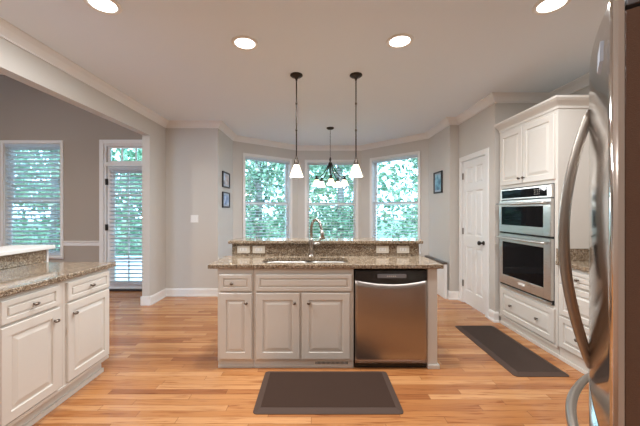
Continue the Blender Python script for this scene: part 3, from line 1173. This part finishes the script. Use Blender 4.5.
# right side: oven tower -------------------------------------------------
TX = 2.17
TY = 3.665
TW = 0.885
t = thing('oven_cabinet', (TX, TY, 0), -PI / 2, 'tall cream oven cabinet with crown, two upper doors and one low drawer', 'cabinet')
m = MB()
D = 0.622
m.box(0, 0.04, 0, D, 0.11, 2.26).box(TW - 0.04, TW, 0, D, 0.11, 2.26)
m.box(0.04, TW - 0.04, 0, D, 1.575, 2.26).box(0.04, TW - 0.04, 0, D, 0.11, 0.455)
m.box(0.04, TW - 0.04, D - 0.02, D, 0.455, 1.575)
m.build('body', M['cab'], t, bevel=0.002)
m = MB()
m.box(0, TW, 0.012, 0.03, 0, 0.11).box(0, TW, -0.003, 0.012, 0, 0.03).box(0, TW, -0.008, 0, 0.085, 0.11)
m.build('toe_board', M['cab'], t, bevel=0.002)
# crown around left(front) and near side, local path: room on right-hand side => go from near side back... 
cp_ = [(0, 2.24), (0.008, 2.24), (0.008, 2.262), (0.02, 2.275), (0.05, 2.30), (0.066, 2.318), (0.066, 2.336), (0, 2.336)]
sw = sweep([(0, 0), (TW, 0), (TW, D)], [(u, z) for u, z in cp_])
sw.box(0, TW, 0, D, 2.26, 2.33)
sw.build('crown_moulding', M['cab'], t)
front(t, 'door', 0.045, 0.425, 1.61, 2.205, 0, 0.395, 1.665)
front(t, 'door', 0.435, 0.86, 1.61, 2.205, 0, 0.465, 1.665)
front(t, 'drawer', 0.045, 0.86, 0.125, 0.43, 0, fr=0.05, knobs=[(0.25, 0.275), (0.655, 0.275)])

# double oven
t = thing('double_wall_oven', (TX, TY - 0.045, 0), -PI / 2, 'stainless double wall oven, small microwave oven over large oven', 'oven')
w = TW - 0.09
MB().box(0, w, 0.002, 0.56, 0.46, 1.57).build('oven_box', M['black'], t)
MB().box(0.0, w, -0.024, 0.0015, 1.445, 1.565).build('control_panel', M['steel'], t, bevel=0.004)
m = MB().box(0.045, w - 0.055, -0.0265, -0.0245, 1.462, 1.547)
cp2 = m.build('display', M['blackglass'], t)
m = MB()
for i in range(3):
    for j in range(4):
        m.box(w - 0.22 + j * 0.022, w - 0.213 + j * 0.022, -0.028, -0.0267, 1.483 + i * 0.02, 1.487 + i * 0.02)
m.build('buttons', M['plate'], cp2)


def oven_door(name, z0, z1, gx0, gx1, gz0, gz1, hz, badge=False):
    m = MB()
    y = -0.032
    m.box(0, gx0, y, 0.0015, z0, z1).box(gx1, w, y, 0.0015, z0, z1)
    m.box(gx0, gx1, y, 0.0015, z0, gz0).box(gx0, gx1, y, 0.0015, gz1, z1)
    o = m.build(name, M['steel'], t, bevel=0.003)
    MB().box(gx0 - 0.001, gx1 + 0.001, y + 0.003, -0.001, gz0 - 0.001, gz1 + 0.001).build('oven_glass', M['blackglass'], o)
    m = MB()
    pts = []
    for i in range(17):
        u = i / 16
        pts.append((0.02 + (w - 0.04) * u, y - 0.042 - 0.010 * math.sin(PI * u), hz))
    m.tube(pts, 0.0125, 12)
    m.box(0.028, 0.052, y - 0.04, y, hz - 0.01, hz + 0.01).box(w - 0.052, w - 0.028, y - 0.04, y, hz - 0.01, hz + 0.01)
    m.build('handle', M['steel'], o, smooth=False)
    if badge:
        MB().box(w / 2 - 0.05, w / 2 + 0.05, y - 0.0015, y - 0.0002, gz0 - 0.055, gz0 - 0.03).build('badge', M['platew'], o)
    return o


oven_door('microwave_door', 1.085, 1.437, 0.045, w - 0.095, 1.165, 1.368, 1.398)
oven_door('oven_door', 0.50, 1.065, 0.065, w - 0.09, 0.60, 0.975, 1.022, True)
MB().box(0, w, -0.020, 0.0, 1.068, 1.082).build('vent_gap', M['black'], t)
MB().box(0, w, -0.018, 0, 0.465, 0.497).build('lower_vent', M['black'], t)
MB().box(0, w, -0.034, -0.0185, 0.468, 0.482).build('bottom_trim', M['steel'], t, bevel=0.002)

# lower cabinets between tower and fridge (seen behind the fridge handle)
for i, (yy, lab) in enumerate(((2.775, 'cream three-drawer base cabinet beside the oven cabinet'), (2.31, 'cream three-drawer base cabinet hidden mostly by the fridge'))):
    t = thing('drawer_cabinet', (TX, yy, 0), -PI / 2, lab, 'cabinet', 'drawer base cabinets on the right wall')
    w = 0.46
    MB().box(0, w, 0, 0.62, 0.11, 0.838).build('body', M['cab'], t, bevel=0.002)
    MB().box(0, w, 0.012, 0.03, 0, 0.11).box(0, w, -0.003, 0.012, 0, 0.03).build('toe_board', M['cab'], t, bevel=0.002)
    front(t, 'drawer', 0.03, w - 0.02, 0.69, 0.815, 0, (w + 0.01) / 2, 0.752, fr=0.03)
    front(t, 'drawer', 0.03, w - 0.02, 0.41, 0.672, 0, (w + 0.01) / 2, 0.54, fr=0.045)
    front(t, 'drawer', 0.03, w - 0.02, 0.125, 0.392, 0, (w + 0.01) / 2, 0.26, fr=0.045)
t = thing('right_countertop', (0, 0, 0), 0, 'granite countertop with granite splash beside the oven cabinet', 'countertop')
MB().box(2.14, 2.797, 1.84, 2.775, 0.84, 0.875).build('slab', M['granite'], t, bevel=0.005)
MB().box(2.15, 2.797, 2.752, 2.775, 0.876, 0.985).box(2.775, 2.797, 1.84, 2.751, 0.876, 0.985).build('splash', M['granite'], t)

# low ledge in the bay
t = thing('built_in_bench', (0, 0, 0), 0, 'low white panelled built-in box with dark top right of the bay', 'built-in bench')
MB().box(1.935, 1.975, 4.66, 5.42, 0.0, 0.515).build('panel_front', M['trim'], t, bevel=0.002)
MB().box(1.90, 1.975, 4.655, 5.43, 0.516, 0.545).build('seat_top', M['ledgetop'], t, bevel=0.003)


# ------------------------------------------------------------------ refrigerator
th = R(40.5)
nrm = Vector((-math.cos(th), math.sin(th)))
phi = math.atan2(nrm.x, -nrm.y)          # R(0,-1) = n
P1 = Vector((0.668, 0.702))
FW = 0.91
# local x runs toward the camera; origin at the far front corner
far = P1 + Vector((math.sin(th), math.cos(th))) * FW
t = thing('refrigerator', (far.x, far.y, 0), phi, 'tall stainless french door refrigerator with bowed handles at the right edge', 'refrigerator')
MB().box(0.004, FW - 0.004, 0.055, 0.72, 0.03, 1.775).build('cabinet_body', M['fside'], t, bevel=0.006)
BUL = 0.030


def yb(x):
    u = (x / FW) * 2 - 1
    return -BUL * (1 - abs(u) ** 2.2)


def fdoor(name, x0, x1, z0, z1, n=24):
    m = MB()
    fr_, bk = [], []
    r = 0.012
    xs = [x0, x0 + 0.003, x0 + 0.008] + [x0 + r + (x1 - x0 - 2 * r) * i / n for i in range(n + 1)] + [x1 - 0.008, x1 - 0.003, x1]
    ys = []
    for x in xs:
        e = min(x - x0, x1 - x)
        ins = 0 if e >= r else r - math.sqrt(max(0, r * r - (r - e) ** 2))
        ys.append(yb(x) + ins)
    A = [(x, y) for x, y in zip(xs, ys)]
    lo = [m.b.verts.new((x, y, z0)) for x, y in A]
    hi = [m.b.verts.new((x, y, z1)) for x, y in A]
    for i in range(len(A) - 1):
        f = m.b.faces.new((lo[i], lo[i + 1], hi[i + 1], hi[i]))
        f.smooth = True
    b0 = [m.b.verts.new(p) for p in ((x0, 0.022, z0), (x1, 0.022, z0), (x0, 0.022, z1), (x1, 0.022, z1))]
    m.b.faces.new((b0[0], b0[1], b0[3], b0[2]))
    m.b.faces.new((lo[0], hi[0], b0[2], b0[0]))
    f = m.b.faces.new((lo[-1], b0[1], b0[3], hi[-1]))
    m.b.faces.new(hi + [b0[3], b0[2]])
    m.b.faces.new(lo[::-1] + [b0[0], b0[1]])
    o = m.build(name, M['fridge'], t, mats=[M['fedge']])
    for p in o.data.polygons:
        if abs(p.normal.x) > 0.9:
            p.material_index = 1
    MB().box(x0 + 0.001, x1 - 0.001, 0.0225, 0.05, z0 + 0.002, min(z1, 1.766)).build('door_liner', M['fside'], o, bevel=0.002)
    return o


dz0 = 0.76
d1 = fdoor('door', 0.0, FW / 2 - 0.003, dz0, 1.80)
d2 = fdoor('door', FW / 2 + 0.003, FW, dz0, 1.80)
d3 = fdoor('freezer_drawer', 0.0, FW, 0.09, dz0 - 0.008, 48)


def bow(pa, pb, bulge, r, par, n=28, name='handle', sq=1.0):
    pa, pb = Vector(pa), Vector(pb)
    pts, rr = [], []
    for i in range(n + 1):
        u = i / n
        p = pa.lerp(pb, u)
        p.y -= bulge * math.sin(PI * u) ** 0.85
        pts.append(p)
        rr.append(r * (0.72 + 0.28 * math.sin(PI * u)))
    MB().tube(pts, rr, 14, sq).build(name, M['handle'], par)


HZ0, HZ1 = 0.80, 1.655
for dd, xx in ((d1, FW / 2 - 0.045), (d2, FW / 2 + 0.045)):
    bow((xx, yb(xx) + 0.004, HZ0), (xx, yb(xx) + 0.004, HZ1), 0.072, 0.0155, dd)
bow((0.10, yb(0.10) + 0.004, 0.625), (FW - 0.10, yb(FW - 0.10) + 0.004, 0.625), 0.07, 0.0155, d3)
MB().box(FW - 0.10, FW - 0.004, 0.024, 0.13, 1.777, 1.80).build('hinge_cover', M['mirror'], t, bevel=0.004)
MB().box(0.004, 0.10, 0.024, 0.13, 1.777, 1.80).build('hinge_cover', M['mirror'], t, bevel=0.004)
MB().box(0.02, FW - 0.02, 0.0, 0.06, 0.02, 0.085).build('kick_grille', M['black'], t)
m = MB()
for x in (0.06, FW - 0.06):
    for y in (0.12, 0.66):
        m.lathe([(0.02, 0.0), (0.02, 0.031)], (x, y, 0), seg=12)
m.build('foot', M['black'], t)


mg = thing('fridge_magnet', (0, 0, 0), 0, 'small blue grey magnet near the top of the refrigerator door edge', 'magnet')
Mt = Matrix.Translation((far.x, far.y, 0)) @ Matrix.Rotation(phi, 4, 'Z')
pq = Mt @ Vector((FW - 0.075, yb(FW - 0.075) - 0.0045, 1.70))
mg.location = pq
mg.rotation_euler = (0, 0, phi + 0.14)
m = MB()
v1 = [m.b.verts.new((x, -0.004, z)) for x, z in ((0.017, 0.034), (-0.010, 0.010), (-0.017, -0.034), (0.010, -0.012))]
v2 = [m.b.verts.new((v.co.x, 0.003, v.co.z)) for v in v1]
m.b.faces.new(v1); m.b.faces.new(v2[::-1])
for k in range(4):
    m.b.faces.new((v1[k], v2[k], v2[(k + 1) % 4], v1[(k + 1) % 4]))
m.build('magnet_face', M['mount'], mg)


# ------------------------------------------------------------------ mats
def floor_mat(x0, x1, y0, y1, label, mm, rot=0, r=0.03):
    t = thing('floor_mat', ((x0 + x1) / 2, (y0 + y1) / 2, 0), rot, label, 'mat', 'anti-fatigue kitchen mats')
    w, h = (x1 - x0) / 2, (y1 - y0) / 2
    m = MB()
    lp = []
    for ins, z, rr in ((0, 0.0005, r), (0, 0.004, r), (0.045, 0.018, 0.006)):
        lp.append([m.b.verts.new((x, y, z)) for x, y in rrect(-w + ins, w - ins, -h + ins, h - ins, rr, 5)])
    for a, c_ in zip(lp, lp[1:]):
        for k in range(len(a)):
            j = (k + 1) % len(a)
            m.b.faces.new((a[k], a[j], c_[j], c_[k]))
    m.b.faces.new(lp[0][::-1]); m.b.faces.new(lp[-1])
    m.build('beveled_border', M['matedge'], t)
    m = MB()
    m.box(-w + 0.046, w - 0.046, -h + 0.046, h - 0.046, 0.0182, 0.0192)
    m.build('center_pad', mm, t)


floor_mat(-0.414, 0.575, 2.01, 2.545, 'dark brown rectangular cushioned mat on the floor in front of the sink', M['mat'])
floor_mat(1.585, 2.03, 2.465, 3.56, 'grey brown cushioned mat on the floor in front of the wall oven', M['matr'])


# ------------------------------------------------------------------ wall things
def pic(loc, rz, w, h, label, pm, group=None):
    t = thing('picture_frame', loc, rz, label, 'picture', group)
    m = MB()
    f = 0.022
    m.box(-w / 2, -w / 2 + f, -0.025, -0.001, -h / 2, h / 2).box(w / 2 - f, w / 2, -0.025, -0.001, -h / 2, h / 2)
    m.box(-w / 2 + f, w / 2 - f, -0.025, -0.001, -h / 2, -h / 2 + f).box(-w / 2 + f, w / 2 - f, -0.025, -0.001, h / 2 - f, h / 2)
    m.build('frame', M['frame'], t, bevel=0.002)
    MB().box(-w / 2 + f, w / 2 - f, -0.012, -0.004, -h / 2 + f, h / 2 - f).build('mat_board', M['mount'], t)
    MB().box(-w / 2 + f + 0.03, w / 2 - f - 0.03, -0.0135, -0.0122, -h / 2 + f + 0.03, h / 2 - f - 0.03).build('print', pm, t)


pa = picture_mat('small coastal print', 3.1, [(0.35, (0.16, 0.22, 0.32)), (0.5, (0.45, 0.38, 0.35)), (0.65, (0.55, 0.66, 0.8))])
pb = picture_mat('small blue print', 8.3, [(0.35, (0.08, 0.12, 0.22)), (0.5, (0.25, 0.38, 0.6)), (0.65, (0.6, 0.66, 0.75))])
pc = picture_mat('blue seascape print', 5.7, [(0.35, (0.06, 0.16, 0.26)), (0.5, (0.18, 0.42, 0.55)), (0.65, (0.55, 0.72, 0.78))])
pic((-1.519, 5.20, 1.84), PI / 2, 0.40, 0.26, 'small black framed picture left of the bay, upper of the two', pa, 'framed pictures left of the bay')
pic((-1.519, 5.20, 1.505), PI / 2, 0.40, 0.26, 'small black framed blue picture left of the bay, lower of the two', pb, 'framed pictures left of the bay')
pic((1.999, 5.05, 1.785), -PI / 2, 0.33, 0.35, 'black framed blue picture on the wall beside the pantry door', pc)

t = thing('light_switch', (-1.885, 4.81, 1.20), 0, 'white light switch plate on the grey wall left of the bay', 'light switch')
MB().box(-0.06, 0.06, -0.006, 0, -0.058, 0.058).build('cover_plate', M['platew'], t, bevel=0.002)
MB().box(-0.035, -0.015, -0.010, -0.0062, -0.03, 0.03).box(0.015, 0.035, -0.010, -0.0062, -0.03, 0.03).build('rockers', M['platew'], t, bevel=0.002)


# ------------------------------------------------------------------ outside greenery
def leaf(m, p, s, rg):
    a = Vector((rg.gauss(0, 1), rg.gauss(0, 1), rg.gauss(0, 1))).normalized()
    b_ = a.cross(Vector((rg.gauss(0, 1), rg.gauss(0, 1), rg.gauss(0, 1)))).normalized()
    m.b.faces.new([m.b.verts.new(p + q) for q in (a * s, b_ * s * 0.55, -a * s, -b_ * s * 0.55)])


def tree(x, y, label, hgt=9.0, rr=0.85, seed=1, nleaf=3600):
    rg = random.Random(seed)
    t = thing('leafy_tree', (x, y, -0.8), 0, label, 'tree', 'trees outside the windows')
    m = MB()
    m.tube([(0, 0, 0), (0.06, 0.02, hgt * 0.3), (-0.05, 0.05, hgt * 0.6), (0.03, 0, hgt * 0.92)], [0.17, 0.13, 0.09, 0.03], 10)
    for k in range(9):
        z = hgt * (0.16 + 0.075 * k)
        a = rg.uniform(0, 2 * PI)
        l = rr * rg.uniform(0.6, 0.95)
        m.tube([(0, 0, z), (math.cos(a) * l * .5, math.sin(a) * l * .5, z + 0.35), (math.cos(a) * l, math.sin(a) * l, z + 0.6)], [0.05, 0.03, 0.012], 6)
    m.build('trunk', M['bark'], t)
    m = MB()
    blobs = [(Vector((rg.uniform(-1, 1) * rr, rg.uniform(-1, 1) * rr * 0.8, hgt * rg.uniform(0.12, 1.0))), rg.uniform(0.3, 0.7)) for _ in range(50)]
    for i in range(nleaf):
        c_, s_ = rg.choice(blobs)
        v_ = Vector((rg.gauss(0, 1), rg.gauss(0, 1), rg.gauss(0, 1))).normalized() * s_ * rg.random() ** 0.4
        leaf(m, c_ + v_, rg.uniform(0.06, 0.12), rg)
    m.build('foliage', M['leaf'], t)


tree(-9.3, 11.0, 'leafy green tree outside the living room window at far left', seed=3)
tree(-6.1, 11.8, 'leafy green tree outside the glazed living room door', seed=4)
tree(-2.3, 12.2, 'leafy green tree outside the left bay window', seed=5)
tree(0.95, 12.6, 'leafy green tree outside the middle bay window', seed=6)
tree(4.3, 12.0, 'leafy green tree outside the right bay window', seed=8)
rg = random.Random(21)
m = MB()
blobs = []
for i in range(900):
    blobs.append((Vector((-26 + 42 * rg.random() ** 1.45, rg.uniform(15, 21), rg.uniform(-0.6, 9.0) ** 1.0)), rg.uniform(0.5, 1.3)))
for i in range(34000):
    c_, s_ = rg.choice(blobs)
    v_ = Vector((rg.gauss(0, 1), rg.gauss(0, 1) * 0.6, rg.gauss(0, 1))).normalized() * s_ * rg.random() ** 0.4
    leaf(m, c_ + v_, rg.uniform(0.12, 0.26), rg)
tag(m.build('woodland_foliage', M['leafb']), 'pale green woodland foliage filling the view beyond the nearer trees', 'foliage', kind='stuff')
